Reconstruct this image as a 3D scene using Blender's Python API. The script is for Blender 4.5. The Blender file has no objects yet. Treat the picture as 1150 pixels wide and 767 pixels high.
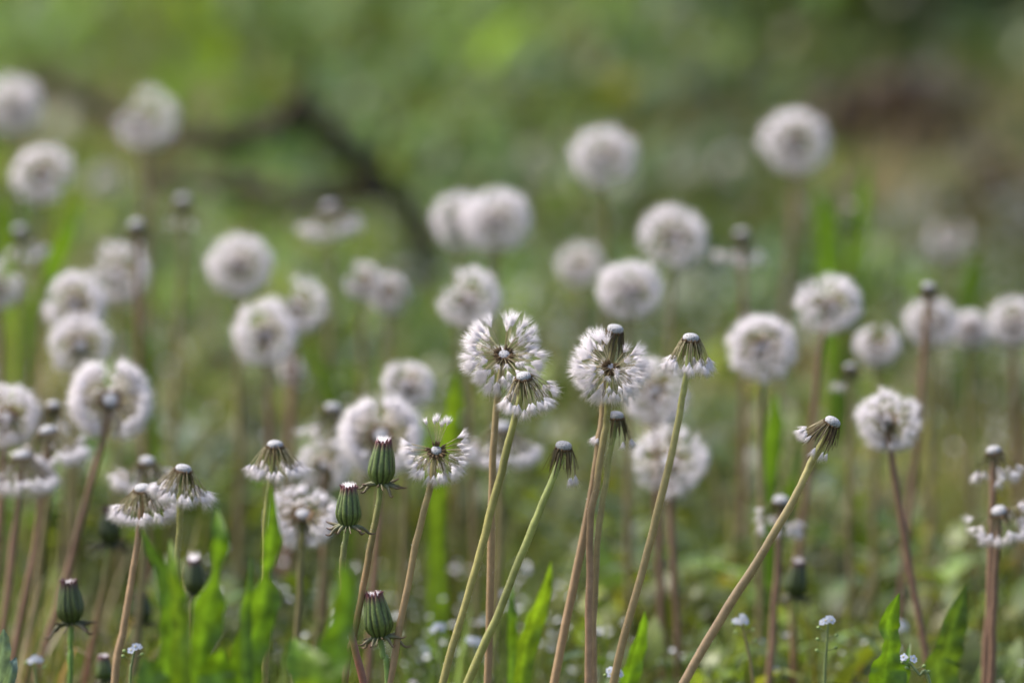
import bpy, math, random
import numpy as np
from mathutils import Vector, noise as mnoise

random.seed(11)
rng = np.random.default_rng(7)
R = math.radians

# ------------------------------------------------------------------ camera
W_REF, H_REF = 1150.0, 767.0
LENS, SENSOR = 400.0, 36.0
FPX = LENS / SENSOR * W_REF
CAM_H, PITCH, FOCUS = 1.0, 0.109, 6.4
sc = bpy.context.scene
cd = bpy.data.cameras.new("camera")
cam = bpy.data.objects.new("camera", cd)
sc.collection.objects.link(cam)
cam.location = (0, 0, CAM_H)
cam.rotation_euler = (math.pi / 2 - PITCH, 0, 0)
cd.lens = LENS
cd.sensor_width = SENSOR
cd.clip_start = 0.05
cd.clip_end = 2000
cd.dof.use_dof = True
cd.dof.focus_distance = FOCUS
cd.dof.aperture_fstop = 5.6
sc.camera = cam

# ------------------------------------------------------------------ light
SUN_EL, SUN_AZ = R(55), R(-75)          # azimuth from +Y (view direction) towards +X
w = bpy.data.worlds.new("World")
sc.world = w
w.use_nodes = True
wn = w.node_tree
bg = wn.nodes["Background"]
sky = wn.nodes.new("ShaderNodeTexSky")
sky.sky_type = 'NISHITA'
sky.sun_disc = False
sky.sun_elevation = SUN_EL
sky.sun_rotation = SUN_AZ
sky.air_density = 1.0
sky.dust_density = 4.0
sky.ozone_density = 1.0
wn.links.new(sky.outputs[0], bg.inputs[0])
bg.inputs[1].default_value = 0.145
sd = bpy.data.lights.new("sun", 'SUN')
sd.energy = 2.5
sd.angle = R(20)
sd.color = (1.0, 0.95, 0.87)
sun = bpy.data.objects.new("sun", sd)
sc.collection.objects.link(sun)
sdir = Vector((math.sin(SUN_AZ) * math.cos(SUN_EL), math.cos(SUN_AZ) * math.cos(SUN_EL), math.sin(SUN_EL)))
sun.rotation_euler = sdir.to_track_quat('Z', 'Y').to_euler()
sun.location = sdir * 20
vs = sc.view_settings
vs.view_transform = 'Standard'
vs.look = 'None'
vs.gamma = 1
vs.exposure = 1.23
vs.use_curve_mapping = False
sc.render.engine = 'CYCLES'
sc.cycles.use_denoising = True
sc.cycles.max_bounces = 8
sc.cycles.transmission_bounces = 6
sc.cycles.sample_clamp_indirect = 6

CP, SP = math.cos(PITCH), math.sin(PITCH)


def at(px, py, Y):
    """the point of the meadow that the photo shows at px, py, Y metres in front of the camera"""
    u = (px - W_REF / 2) / FPX
    v = (H_REF / 2 - py) / FPX
    dy = CP + v * SP
    dz = -SP + v * CP
    s = Y / dy
    return np.array([u * s, Y, CAM_H + dz * s])


def ground_y(py, z=0.0):
    v = (H_REF / 2 - py) / FPX
    return (CAM_H - z) * (CP + v * SP) / (SP - v * CP)


def gz(x, y):
    """height of the ground"""
    n = mnoise.noise(Vector((x * 1.3, y * 1.3, 0.3))) * 0.018 + mnoise.noise(Vector((x * 5, y * 5, 4.1))) * 0.006
    return n - 0.006


# ------------------------------------------------------------------ materials
def new_mat(name):
    m = bpy.data.materials.new(name)
    m.use_nodes = True
    nt = m.node_tree
    nt.nodes.clear()
    out = nt.nodes.new("ShaderNodeOutputMaterial")
    return m, nt, out


def N(nt, t, **kw):
    n = nt.nodes.new(t)
    for k, v in kw.items():
        setattr(n, k, v)
    return n


def plant_mat(name, trans=0.35, rough=0.5, nscale=60.0, namp=0.35, spec=0.35, tcol=(1.25, 1.15, 0.55), bump=0.0):
    """colour comes from the vertex attribute Col (the plant's own colour), varied by noise; some light passes through"""
    m, nt, out = new_mat(name)
    a = N(nt, "ShaderNodeVertexColor", layer_name="Col")
    tc = N(nt, "ShaderNodeTexCoord")
    no = N(nt, "ShaderNodeTexNoise")
    no.inputs["Scale"].default_value = nscale
    no.inputs["Detail"].default_value = 4
    nt.links.new(tc.outputs["Object"], no.inputs["Vector"])
    mr = N(nt, "ShaderNodeMapRange")
    mr.inputs[1].default_value, mr.inputs[2].default_value = 0.3, 0.7
    mr.inputs[3].default_value, mr.inputs[4].default_value = 1 - namp, 1 + namp
    nt.links.new(no.outputs[0], mr.inputs[0])
    mul = N(nt, "ShaderNodeVectorMath", operation='SCALE')
    nt.links.new(a.outputs["Color"], mul.inputs[0])
    nt.links.new(mr.outputs[0], mul.inputs["Scale"])
    b = N(nt, "ShaderNodeBsdfPrincipled")
    b.inputs["Roughness"].default_value = rough
    b.inputs["Specular IOR Level"].default_value = spec
    nt.links.new(mul.outputs[0], b.inputs["Base Color"])
    if bump:
        bp = N(nt, "ShaderNodeBump")
        bp.inputs["Strength"].default_value = bump
        bp.inputs["Distance"].default_value = 0.0004
        nt.links.new(no.outputs[0], bp.inputs["Height"])
        nt.links.new(bp.outputs[0], b.inputs["Normal"])
    if trans > 0:
        tr = N(nt, "ShaderNodeBsdfTranslucent")
        tm = N(nt, "ShaderNodeVectorMath", operation='MULTIPLY')
        tm.inputs[1].default_value = tcol
        nt.links.new(mul.outputs[0], tm.inputs[0])
        nt.links.new(tm.outputs[0], tr.inputs[0])
        mx = N(nt, "ShaderNodeMixShader")
        mx.inputs[0].default_value = trans
        nt.links.new(b.outputs[0], mx.inputs[1])
        nt.links.new(tr.outputs[0], mx.inputs[2])
        nt.links.new(mx.outputs[0], out.inputs[0])
    else:
        nt.links.new(b.outputs[0], out.inputs[0])
    return m


M_GRASS = plant_mat("grass_blades", 0.40, 0.5, 8, 0.25, 0.25)
M_LEAF = plant_mat("leaf_tissue", 0.45, 0.42, 120, 0.42, 0.4, (1.3, 1.25, 0.45))
M_STEM = plant_mat("stem_skin", 0.10, 0.42, 260, 0.16, 0.4, (1.2, 1.0, .6), bump=0.25)
M_BRACT = plant_mat("bract_skin", 0.15, 0.55, 300, 0.3, 0.3)
M_SEED = plant_mat("achene_skin", 0.10, 0.6, 500, 0.3, 0.2)
M_BUD = plant_mat("bud_skin", 0.0, 0.45, 600, 0.25, 0.35, bump=0.3)
M_BARK = plant_mat("weathered_bark", 0.0, 0.9, 70, 0.55, 0.1, bump=0.8)

m, nt, out = new_mat("white_fluff")
a = N(nt, "ShaderNodeBsdfDiffuse")
a.inputs[0].default_value = (0.93, 0.895, 0.91, 1)
b = N(nt, "ShaderNodeBsdfTranslucent")
b.inputs[0].default_value = (0.93, 0.89, 0.905, 1)
mx = N(nt, "ShaderNodeMixShader")
mx.inputs[0].default_value = 0.42
nt.links.new(a.outputs[0], mx.inputs[1])
nt.links.new(b.outputs[0], mx.inputs[2])
nt.links.new(mx.outputs[0], out.inputs[0])
M_FLUFF = m

m, nt, out = new_mat("pitted_receptacle")
tc = N(nt, "ShaderNodeTexCoord")
vo = N(nt, "ShaderNodeTexVoronoi")
vo.inputs["Scale"].default_value = 760
vo.inputs["Randomness"].default_value = 0.55
nt.links.new(tc.outputs["Object"], vo.inputs["Vector"])
cr = N(nt, "ShaderNodeValToRGB")
cr.color_ramp.elements[0].position = 0.10
cr.color_ramp.elements[0].color = (0.035, 0.033, 0.034, 1)
cr.color_ramp.elements[1].position = 0.42
cr.color_ramp.elements[1].color = (0.30, 0.295, 0.305, 1)
nt.links.new(vo.outputs["Distance"], cr.inputs[0])
b = N(nt, "ShaderNodeBsdfPrincipled")
b.inputs["Roughness"].default_value = 0.8
bp = N(nt, "ShaderNodeBump")
bp.inputs["Strength"].default_value = 0.6
bp.inputs["Distance"].default_value = 0.0004
nt.links.new(vo.outputs["Distance"], bp.inputs["Height"])
nt.links.new(bp.outputs[0], b.inputs["Normal"])
nt.links.new(cr.outputs[0], b.inputs["Base Color"])
nt.links.new(b.outputs[0], out.inputs[0])
M_DISC = m

m, nt, out = new_mat("moss_and_leaf_litter")
tc = N(nt, "ShaderNodeTexCoord")
n1 = N(nt, "ShaderNodeTexNoise")
n1.inputs["Scale"].default_value = 3.0
n1.inputs["Detail"].default_value = 8
n2 = N(nt, "ShaderNodeTexNoise")
n2.inputs["Scale"].default_value = 55.0
n2.inputs["Detail"].default_value = 6
nt.links.new(tc.outputs["Object"], n1.inputs["Vector"])
nt.links.new(tc.outputs["Object"], n2.inputs["Vector"])
r1 = N(nt, "ShaderNodeValToRGB")
r1.color_ramp.elements[0].position = 0.35
r1.color_ramp.elements[0].color = (0.065, 0.095, 0.026, 1)
r1.color_ramp.elements[1].position = 0.65
r1.color_ramp.elements[1].color = (0.120, 0.105, 0.060, 1)
r2 = N(nt, "ShaderNodeValToRGB")
r2.color_ramp.elements[0].position = 0.3
r2.color_ramp.elements[0].color = (0.35, 0.33, 0.3, 1)
r2.color_ramp.elements[1].position = 0.7
r2.color_ramp.elements[1].color = (1.6, 1.5, 1.4, 1)
nt.links.new(n1.outputs[0], r1.inputs[0])
nt.links.new(n2.outputs[0], r2.inputs[0])
mu = N(nt, "ShaderNodeMix", data_type='RGBA', blend_type='MULTIPLY')
mu.inputs[0].default_value = 1.0
nt.links.new(r1.outputs[0], mu.inputs[6])
nt.links.new(r2.outputs[0], mu.inputs[7])
b = N(nt, "ShaderNodeBsdfPrincipled")
b.inputs["Roughness"].default_value = 0.95
b.inputs["Specular IOR Level"].default_value = 0.1
bp = N(nt, "ShaderNodeBump")
bp.inputs["Strength"].default_value = 0.7
bp.inputs["Distance"].default_value = 0.01
nt.links.new(n2.outputs[0], bp.inputs["Height"])
nt.links.new(bp.outputs[0], b.inputs["Normal"])
nt.links.new(mu.outputs[2], b.inputs["Base Color"])
nt.links.new(b.outputs[0], out.inputs[0])
M_GROUND = m

m, nt, out = new_mat("petal_tissue")
a = N(nt, "ShaderNodeVertexColor", layer_name="Col")
d1 = N(nt, "ShaderNodeBsdfDiffuse")
d2 = N(nt, "ShaderNodeBsdfTranslucent")
mx = N(nt, "ShaderNodeMixShader")
mx.inputs[0].default_value = 0.3
for d in (d1, d2):
    nt.links.new(a.outputs["Color"], d.inputs[0])
nt.links.new(d1.outputs[0], mx.inputs[1])
nt.links.new(d2.outputs[0], mx.inputs[2])
nt.links.new(mx.outputs[0], out.inputs[0])
M_PETAL = m


# ------------------------------------------------------------------ mesh helper
class MB:
    def __init__(s):
        s.V, s.C, s.F, s.n = [], [], {3: [], 4: [], 5: []}, 0

    def add(s, v, c, faces):
        """v (n,3), c (3,) or (n,3), faces: list of int arrays (m,k)"""
        v = np.asarray(v, float).reshape(-1, 3)
        c = np.asarray(c, float)
        if c.ndim == 1:
            c = np.tile(c, (len(v), 1))
        s.V.append(v)
        s.C.append(c)
        for f in faces:
            f = np.asarray(f, np.int64)
            if len(f):
                s.F[f.shape[1]].append(f + s.n)
        s.n += len(v)

    def build(s, name, mat, parent=None, origin=(0, 0, 0), smooth=True):
        me = bpy.data.meshes.new(name)
        origin = np.asarray(origin, float)
        if s.n:
            v = np.concatenate(s.V) - origin
            c = np.concatenate(s.C)
            me.vertices.add(len(v))
            me.vertices.foreach_set("co", v.astype(np.float32).ravel())
            loops, starts, pos = [], [], 0
            for k in (3, 4, 5):
                if s.F[k]:
                    f = np.concatenate(s.F[k])
                    loops.append(f.ravel())
                    starts.append(pos + np.arange(len(f)) * k)
                    pos += f.size
            lo = np.concatenate(loops)
            st = np.concatenate(starts)
            me.loops.add(len(lo))
            me.loops.foreach_set("vertex_index", lo.astype(np.int32))
            me.polygons.add(len(st))
            me.polygons.foreach_set("loop_start", st.astype(np.int32))
            me.polygons.foreach_set("use_smooth", np.full(len(st), smooth))
            ca = me.color_attributes.new("Col", 'FLOAT_COLOR', 'POINT')
            ca.data.foreach_set("color", np.concatenate([c, np.ones((len(c), 1))], 1).astype(np.float32).ravel())
            me.update(calc_edges=True)
        me.materials.append(mat)
        o = bpy.data.objects.new(name, me)
        sc.collection.objects.link(o)
        if parent is not None:
            o.parent = parent
        else:
            o.location = origin
        return o


def nrm(v):
    v = np.asarray(v, float)
    return v / (np.linalg.norm(v, axis=-1, keepdims=True) + 1e-12)


def bezier(p0, p1, p2, n):
    t = np.linspace(0, 1, n)[:, None]
    return (1 - t) ** 2 * p0 + 2 * t * (1 - t) * p1 + t * t * p2


def tube(mb, pts, rad, col, sides=6, flat=1.0, ridges=0, ramp=0.0, cap=True):
    """round tube along pts; flat<1 squashes it into a strap"""
    pts = np.asarray(pts, float)
    n = len(pts)
    rad = np.broadcast_to(np.asarray(rad, float), (n,))
    tan = nrm(np.gradient(pts, axis=0))
    ref = np.array([0.0, 1.0, 0.0]) if abs(tan[0][1]) < 0.9 else np.array([1.0, 0, 0])
    a = nrm(np.cross(tan, ref))
    b = np.cross(tan, a)
    ang = np.linspace(0, 2 * np.pi, sides, endpoint=False)
    ca, sa = np.cos(ang), np.sin(ang)
    v = pts[:, None] + rad[:, None, None] * (ca[None, :, None] * a[:, None] + flat * sa[None, :, None] * b[:, None])
    col = np.asarray(col, float)
    c = np.tile(col, (n * sides, 1)) if col.ndim == 1 else np.repeat(col, sides, axis=0)
    i = np.arange(n - 1)[:, None] * sides
    j = np.arange(sides)[None]
    k = (j + 1) % sides
    q = np.stack([i + j, i + k, i + sides + k, i + sides + j], -1).reshape(-1, 4)
    v = v.reshape(-1, 3)
    tri = []
    if cap:
        v = np.concatenate([v, pts[-1:] + tan[-1:] * rad[-1] * 0.4])
        c = np.concatenate([c, c[-1:]])
        e = (n - 1) * sides
        tri = np.stack([e + np.arange(sides), e + (np.arange(sides) + 1) % sides, np.full(sides, n * sides)], -1)
    mb.add(v, c, [q, tri])


def needles(mb, base, tip, r, col, bend=None):
    """fine tapering hairs, triangular in section"""
    base, tip = np.asarray(base, float), np.asarray(tip, float)
    n = len(base)
    d = nrm(tip - base)
    ref = np.where(np.abs(d[:, 2:3]) < 0.9, np.array([[0, 0, 1.0]]), np.array([[1.0, 0, 0]]))
    a = nrm(np.cross(d, ref))
    b = np.cross(d, a)
    vv = []
    for k in range(3):
        an = 2 * np.pi * k / 3
        vv.append(base + r * (math.cos(an) * a + math.sin(an) * b))
    if bend is None:
        v = np.stack(vv + [tip], 1)
        f = np.array([[0, 1, 3], [1, 2, 3], [2, 0, 3]])
        F = (f[None] + (np.arange(n) * 4)[:, None, None]).reshape(-1, 3)
        mb.add(v.reshape(-1, 3), col, [F])
    else:
        mid = (base + tip) / 2 + bend
        ww = [mid + (x - base) * 0.75 for x in vv]
        v = np.stack(vv + ww + [tip], 1)
        f = np.array([[3, 4, 6], [4, 5, 6], [5, 3, 6]])
        q = np.array([[0, 1, 4, 3], [1, 2, 5, 4], [2, 0, 3, 5]])
        off = (np.arange(n) * 7)[:, None, None]
        mb.add(v.reshape(-1, 3), col, [(f[None] + off).reshape(-1, 3), (q[None] + off).reshape(-1, 4)])


def blades(mb, base, h, az, lean, width, col, seg=3, shape='grass', face=None):
    """many grass blades or small leaves at once"""
    n = len(base)
    L = np.stack([np.cos(az), np.sin(az), np.zeros(n)], 1)
    fz = az + np.pi / 2 if face is None else face
    S = np.stack([np.cos(fz), np.sin(fz), np.zeros(n)], 1)
    t = np.linspace(0, 1, seg + 1)
    rows = []
    for tt in t:
        ctr = base + L * (lean * h * tt ** 1.7)[:, None] + np.array([0, 0, 1.0]) * (h * tt * np.sqrt(np.clip(1 - (0.75 * np.clip(lean, 0, 1.2) * tt) ** 2, 0.05, 1)))[:, None]
        wd = (1 - tt ** 1.6) if shape == 'grass' else (np.sin(np.pi * min(tt + 0.06, 1) ** 0.85) * 0.97 + 0.03)
        rows.append((ctr, wd))
    vs_, per = [], 0
    for i, (ctr, wd) in enumerate(rows):
        if i == seg:
            vs_.append(ctr)
            per += 1
        else:
            vs_.append(ctr - S * (width * wd / 2)[:, None])
            vs_.append(ctr + S * (width * wd / 2)[:, None])
            per += 2
    v = np.stack(vs_, 1).reshape(-1, 3)
    c = np.repeat(col, per, axis=0)
    q = np.array([[2 * i, 2 * i + 1, 2 * i + 3, 2 * i + 2] for i in range(seg - 1)])
    tr = np.array([[2 * seg - 2, 2 * seg - 1, 2 * seg]])
    off = (np.arange(n) * per)[:, None, None]
    mb.add(v, c, [(q[None] + off).reshape(-1, 4), (tr[None] + off).reshape(-1, 3)])


def empty(name, loc, label, cat, group=None, kind=None):
    o = bpy.data.objects.new(name, None)
    o.empty_display_size = 0.02
    sc.collection.objects.link(o)
    o.location = tuple(float(x) for x in loc)
    tag(o, label, cat, group, kind)
    return o


def tag(o, label=None, cat=None, group=None, kind=None):
    if label:
        o["label"] = label
    if cat:
        o["category"] = cat
    if group:
        o["group"] = group
    if kind:
        o["kind"] = kind
    return o


def frame(n):
    """right and up-ish axes of a head that faces along n"""
    n = nrm(n)
    u = np.array([1.0, 0, 0]) - n * n[0]
    u = nrm(u)
    v = np.cross(n, u)
    return u, v, n


# ------------------------------------------------------------------ the ground
def make_ground():
    xs = np.unique(np.concatenate([np.array([-300, -120, -50, -20, -10, -6]), np.linspace(-4, 4, 121), np.array([6, 10, 20, 50, 120, 300])]))
    ys = np.unique(np.concatenate([np.array([-100, -30, -10, -3, 0]), np.linspace(1, 17, 201), np.array([20, 28, 45, 90, 200, 500])]))
    X, Y = np.meshgrid(xs, ys)
    Z = np.array([[gz(x, y) for x in xs] for y in ys])
    v = np.stack([X, Y, Z], -1).reshape(-1, 3)
    nx, ny = len(xs), len(ys)
    i = np.arange(ny - 1)[:, None] * nx
    j = np.arange(nx - 1)[None]
    q = np.stack([i + j, i + j + 1, i + nx + j + 1, i + nx + j], -1).reshape(-1, 4)
    mb = MB()
    mb.add(v, (0.1, 0.1, 0.05), [q])
    tag(mb.build("ground", M_GROUND), "mossy meadow soil under the grass", "ground", kind="structure")


make_ground()

# own colours of the plants that grow in different spots of the meadow: pixel, radius (px), colour, weight
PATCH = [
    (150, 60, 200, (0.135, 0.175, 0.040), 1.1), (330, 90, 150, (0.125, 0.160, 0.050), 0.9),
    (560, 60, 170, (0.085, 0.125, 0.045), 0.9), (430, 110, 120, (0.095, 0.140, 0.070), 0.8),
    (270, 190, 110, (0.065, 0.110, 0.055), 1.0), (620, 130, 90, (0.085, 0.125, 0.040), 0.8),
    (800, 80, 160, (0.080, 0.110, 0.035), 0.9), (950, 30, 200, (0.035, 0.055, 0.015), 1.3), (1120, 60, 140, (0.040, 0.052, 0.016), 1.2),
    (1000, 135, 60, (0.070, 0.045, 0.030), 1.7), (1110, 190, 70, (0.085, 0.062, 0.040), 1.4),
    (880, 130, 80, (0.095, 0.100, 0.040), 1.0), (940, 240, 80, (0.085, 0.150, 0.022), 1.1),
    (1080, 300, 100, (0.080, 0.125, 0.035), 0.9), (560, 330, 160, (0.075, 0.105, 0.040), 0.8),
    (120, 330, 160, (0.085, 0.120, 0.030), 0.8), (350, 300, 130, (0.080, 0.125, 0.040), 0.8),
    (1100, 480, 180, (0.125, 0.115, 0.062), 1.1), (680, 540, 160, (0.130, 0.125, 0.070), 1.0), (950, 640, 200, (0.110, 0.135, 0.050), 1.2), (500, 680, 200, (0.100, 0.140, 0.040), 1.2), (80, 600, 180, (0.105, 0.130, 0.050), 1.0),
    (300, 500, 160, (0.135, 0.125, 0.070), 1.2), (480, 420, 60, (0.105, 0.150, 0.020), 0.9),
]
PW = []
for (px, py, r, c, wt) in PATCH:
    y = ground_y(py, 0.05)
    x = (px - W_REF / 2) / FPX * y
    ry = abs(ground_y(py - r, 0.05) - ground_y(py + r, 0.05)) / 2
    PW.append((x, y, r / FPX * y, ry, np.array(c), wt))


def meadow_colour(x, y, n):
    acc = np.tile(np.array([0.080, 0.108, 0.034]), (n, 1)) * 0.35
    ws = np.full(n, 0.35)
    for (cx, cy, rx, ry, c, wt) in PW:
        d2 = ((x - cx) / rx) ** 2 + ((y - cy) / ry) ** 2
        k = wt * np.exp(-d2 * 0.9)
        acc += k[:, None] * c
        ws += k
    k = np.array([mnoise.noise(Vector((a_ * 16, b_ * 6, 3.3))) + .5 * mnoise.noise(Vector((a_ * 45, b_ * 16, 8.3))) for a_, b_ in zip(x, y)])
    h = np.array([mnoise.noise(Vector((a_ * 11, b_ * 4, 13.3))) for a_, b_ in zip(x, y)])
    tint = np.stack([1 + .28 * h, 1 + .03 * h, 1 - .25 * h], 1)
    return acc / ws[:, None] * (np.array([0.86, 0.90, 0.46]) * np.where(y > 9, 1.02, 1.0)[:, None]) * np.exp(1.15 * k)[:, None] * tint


def jitter(col, amt=0.3, hue=0.12):
    n = len(col)
    return np.clip(col * (1 + rng.normal(0, amt, (n, 1))) * (1 + rng.normal(0, hue, (n, 3))), 0.008, 0.6)


def scatter(n, y0, y1, k0=0.075, k1=0.4):
    """points in the meadow, mostly in the part the photo looks at"""
    y = rng.uniform(y0, y1, n)
    q_ = rng.random(n)
    half = 0.055 * y + np.where(q_ < 0.66, k0, np.where(q_ < .84, k1, 2.2))
    x = rng.uniform(-1, 1, n) * half
    return x, y


def zs(x, y):
    return np.array([gz(a_, b_) for a_, b_ in zip(x, y)])


def clumped(x, y, f, seed, keep):
    v = np.array([mnoise.noise(Vector((a_ * f, b_ * f * 0.6, seed))) for a_, b_ in zip(x, y)])
    return v > np.quantile(v, 1 - keep)


# grass
mb = MB()
for (n, y0, y1, h0, h1, w0) in ((16000, 1.2, 6.7, 0.03, 0.075, 0.0024), (42000, 6.7, 9.6, 0.03, 0.10, 0.0026), (36000, 9.4, 17.5, 0.03, 0.09, 0.0040)):
    x, y = scatter(n, y0, y1)
    k = clumped(x, y, 5.5, 1.7, 0.72)
    x, y = x[k], y[k]
    n = len(x)
    h = rng.uniform(h0, h1, n) * (0.7 + 0.6 * rng.random(n))
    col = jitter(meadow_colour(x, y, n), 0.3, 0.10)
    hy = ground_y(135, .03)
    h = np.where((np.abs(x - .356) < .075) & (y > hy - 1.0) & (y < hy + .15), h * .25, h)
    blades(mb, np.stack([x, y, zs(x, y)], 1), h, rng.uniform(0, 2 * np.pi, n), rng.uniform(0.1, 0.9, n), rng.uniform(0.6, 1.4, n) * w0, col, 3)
tag(mb.build("grass", M_GRASS), "fine green grass covering the meadow floor", "grass", kind="stuff")

# tall bent dry grass
mb = MB()
x, y = scatter(6500, 6.75, 11)
k = clumped(x, y, 2.2, 9.7, 0.5)
x, y = x[k], y[k]
n = len(x)
col = jitter(np.tile(np.array([0.24, 0.20, 0.12]), (n, 1)), 0.25, 0.08)
blades(mb, np.stack([x, y, zs(x, y)], 1), rng.uniform(0.04, 0.15, n), rng.uniform(0, 2 * np.pi, n), rng.uniform(0.2, 1.1, n), rng.uniform(0.002, 0.004, n), col, 4)
tag(mb.build("dry_grass", M_GRASS), "straw coloured dry stalks among the green grass", "dry grass", kind="stuff")

# small-leaved ground cover
mb = MB()
for (n, y0, y1, s0, hz) in ((8000, 1.5, 6.8, 0.022, 0.03), (23000, 6.8, 9.5, 0.026, 0.065), (17000, 9.3, 17.5, 0.042, 0.10)):
    x, y = scatter(n, y0, y1)
    k = clumped(x, y, 4.0, 5.2, 0.6)
    x, y = x[k], y[k]
    n = len(x)
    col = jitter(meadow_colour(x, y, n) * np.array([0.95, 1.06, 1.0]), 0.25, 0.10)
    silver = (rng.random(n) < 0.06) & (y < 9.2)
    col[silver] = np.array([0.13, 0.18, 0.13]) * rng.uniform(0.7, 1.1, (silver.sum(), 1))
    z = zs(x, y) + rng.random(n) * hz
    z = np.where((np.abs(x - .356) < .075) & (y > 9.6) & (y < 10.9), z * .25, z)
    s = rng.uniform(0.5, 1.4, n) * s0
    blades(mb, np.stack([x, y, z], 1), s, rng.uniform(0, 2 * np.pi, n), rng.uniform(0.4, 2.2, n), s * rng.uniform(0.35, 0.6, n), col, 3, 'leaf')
tag(mb.build("ground_cover", M_LEAF), "low small-leaved weeds filling the gaps in the grass", "ground cover", kind="stuff")

# pale specks: tiny blossoms far too many to count
mb = MB()
x, y = scatter(8500, 6.8, 9.8)
k = clumped(x, y, 3.0, 2.9, 0.5)
x, y = x[k], y[k]
n = len(x)
z = zs(x, y) + rng.uniform(0.015, 0.09, n)
ctr = np.stack([x, y, z], 1)
nr = nrm(np.stack([rng.normal(0, .5, n), rng.normal(-.3, .5, n), np.ones(n)], 1))
u_ = nrm(np.cross(nr, np.array([0.3, 0.9, 0.1])))
v_ = np.cross(nr, u_)
rr = rng.uniform(0.0013, 0.0028, n)
ring = np.stack([ctr + rr[:, None] * (math.cos(2 * math.pi * q / 5) * u_ + math.sin(2 * math.pi * q / 5) * v_ + 0.2 * nr) for q in range(5)] + [ctr], 1)
f = np.array([[q, (q + 1) % 5, 5] for q in range(5)])
mb.add(ring.reshape(-1, 3), np.repeat(jitter(np.tile(np.array([0.62, 0.62, 0.64]), (n, 1)), 0.12, 0.04), 6, axis=0), [(f[None] + (np.arange(n) * 6)[:, None, None]).reshape(-1, 3)])
tag(mb.build("small_blossoms", M_PETAL), "tiny white meadow blossoms sprinkled low in the grass", "blossoms", kind="stuff")


# ------------------------------------------------------------------ leaves
def leaf_clump(base_px, Y, leaves, label, group="dandelion leaf rosettes in the meadow"):
    """leaves: (dY, colour, twist, lobes, [(px, py, width px) from the tip down])"""
    bx = (base_px - W_REF / 2) / FPX * Y
    b = np.array([bx, Y, gz(bx, Y)])
    e = empty("leaf_rosette", b, label, "leaf plant", group)
    for k, (dy, col, tw, lo, mid) in enumerate(leaves):
        rs = np.random.default_rng(int(mid[0][0] * 7 + mid[0][1]))
        Yk = Y + dy
        P = [at(p[0], p[1], Yk + 0.012 * math.sin(i_ * 0.9 + k) * (0 if i_ else 1)) for i_, p in enumerate(mid)]
        W_ = [p[2] * Yk / FPX for p in mid]
        o = b + np.array([0.006 * math.cos(k * 2.4), 0.006 * math.sin(k * 2.4), -0.004])
        if P[-1][2] - o[2] > .02:
            P.append(P[-1] * .45 + o * .55)
            W_.append(max(W_[-1] * .75, .007))
        P.append(o)
        W_.append(.005)
        P, W_ = np.array(P)[::-1], np.array(W_)[::-1]
        n = 9
        pts = spline(P, n)
        wd = np.maximum(np.clip(spline(np.stack([W_] * 3, 1), n)[:, 0], 0, None), .0006)
        ns = len(pts)
        t = np.linspace(0, 1, ns)
        wd = wd * (1 + lo * .35 * np.sin(t * 46 + rs.uniform(0, 6)) * (t < .97))
        tan = nrm(np.gradient(pts, axis=0))
        tws = tw + .35 * np.sin(t * 5 + rs.uniform(0, 6))
        side0 = np.stack([np.cos(tws), np.sin(tws), np.zeros(ns)], 1)
        side = nrm(side0 - tan * np.sum(tan * side0, 1)[:, None])
        up = np.cross(side, tan)
        cols = [-1, -.7, -.4, -.06, .06, .4, .7, 1]
        rows, cc = [], []
        ph = rs.uniform(0, 6)
        for c in cols:
            asym = 1 - lo * .5 * ((t * 17 + (.4 if c > 0 else 0)) % 1) * (abs(c) > .9) + lo * .3 * np.sin(t * 31 + ph + (2 if c > 0 else 0)) * (abs(c) > .5)
            wv = .10 * np.sin(t * 38 + ph + (1.5 if c > 0 else 0)) * (abs(c) > .6)
            rows.append(pts + side * (wd / 2 * c * asym)[:, None] + up * (wd / 2 * (.30 * abs(c) + wv))[:, None])
            k_ = 1.5 if abs(c) < .1 else (1.0 if abs(c) < .9 else .92)
            cc.append(np.tile(np.array(col) * k_, (ns, 1)))
        m_ = len(cols)
        i = np.arange(ns - 1)[:, None] * m_
        j = np.arange(m_ - 1)[None]
        mb = MB()
        mb.add(np.stack(rows, 1).reshape(-1, 3), np.stack(cc, 1).reshape(-1, 3), [np.stack([i + j, i + j + 1, i + m_ + j + 1, i + m_ + j], -1).reshape(-1, 4)])
        mb.build("leaf", M_LEAF, e, b)
    return e


def spline(P, n):
    P = np.asarray(P, float)
    Q = np.concatenate([2 * P[:1] - P[1:2], P, 2 * P[-1:] - P[-2:-1]])
    out_ = []
    for i in range(len(P) - 1):
        a_, b_, c_, d_ = Q[i:i + 4]
        for t in np.linspace(0, 1, n, endpoint=False):
            out_.append(0.5 * ((2 * b_) + (-a_ + c_) * t + (2 * a_ - 5 * b_ + 4 * c_ - d_) * t * t + (-a_ + 3 * b_ - 3 * c_ + d_) * t ** 3))
    out_.append(P[-1])
    return np.array(out_)


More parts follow.
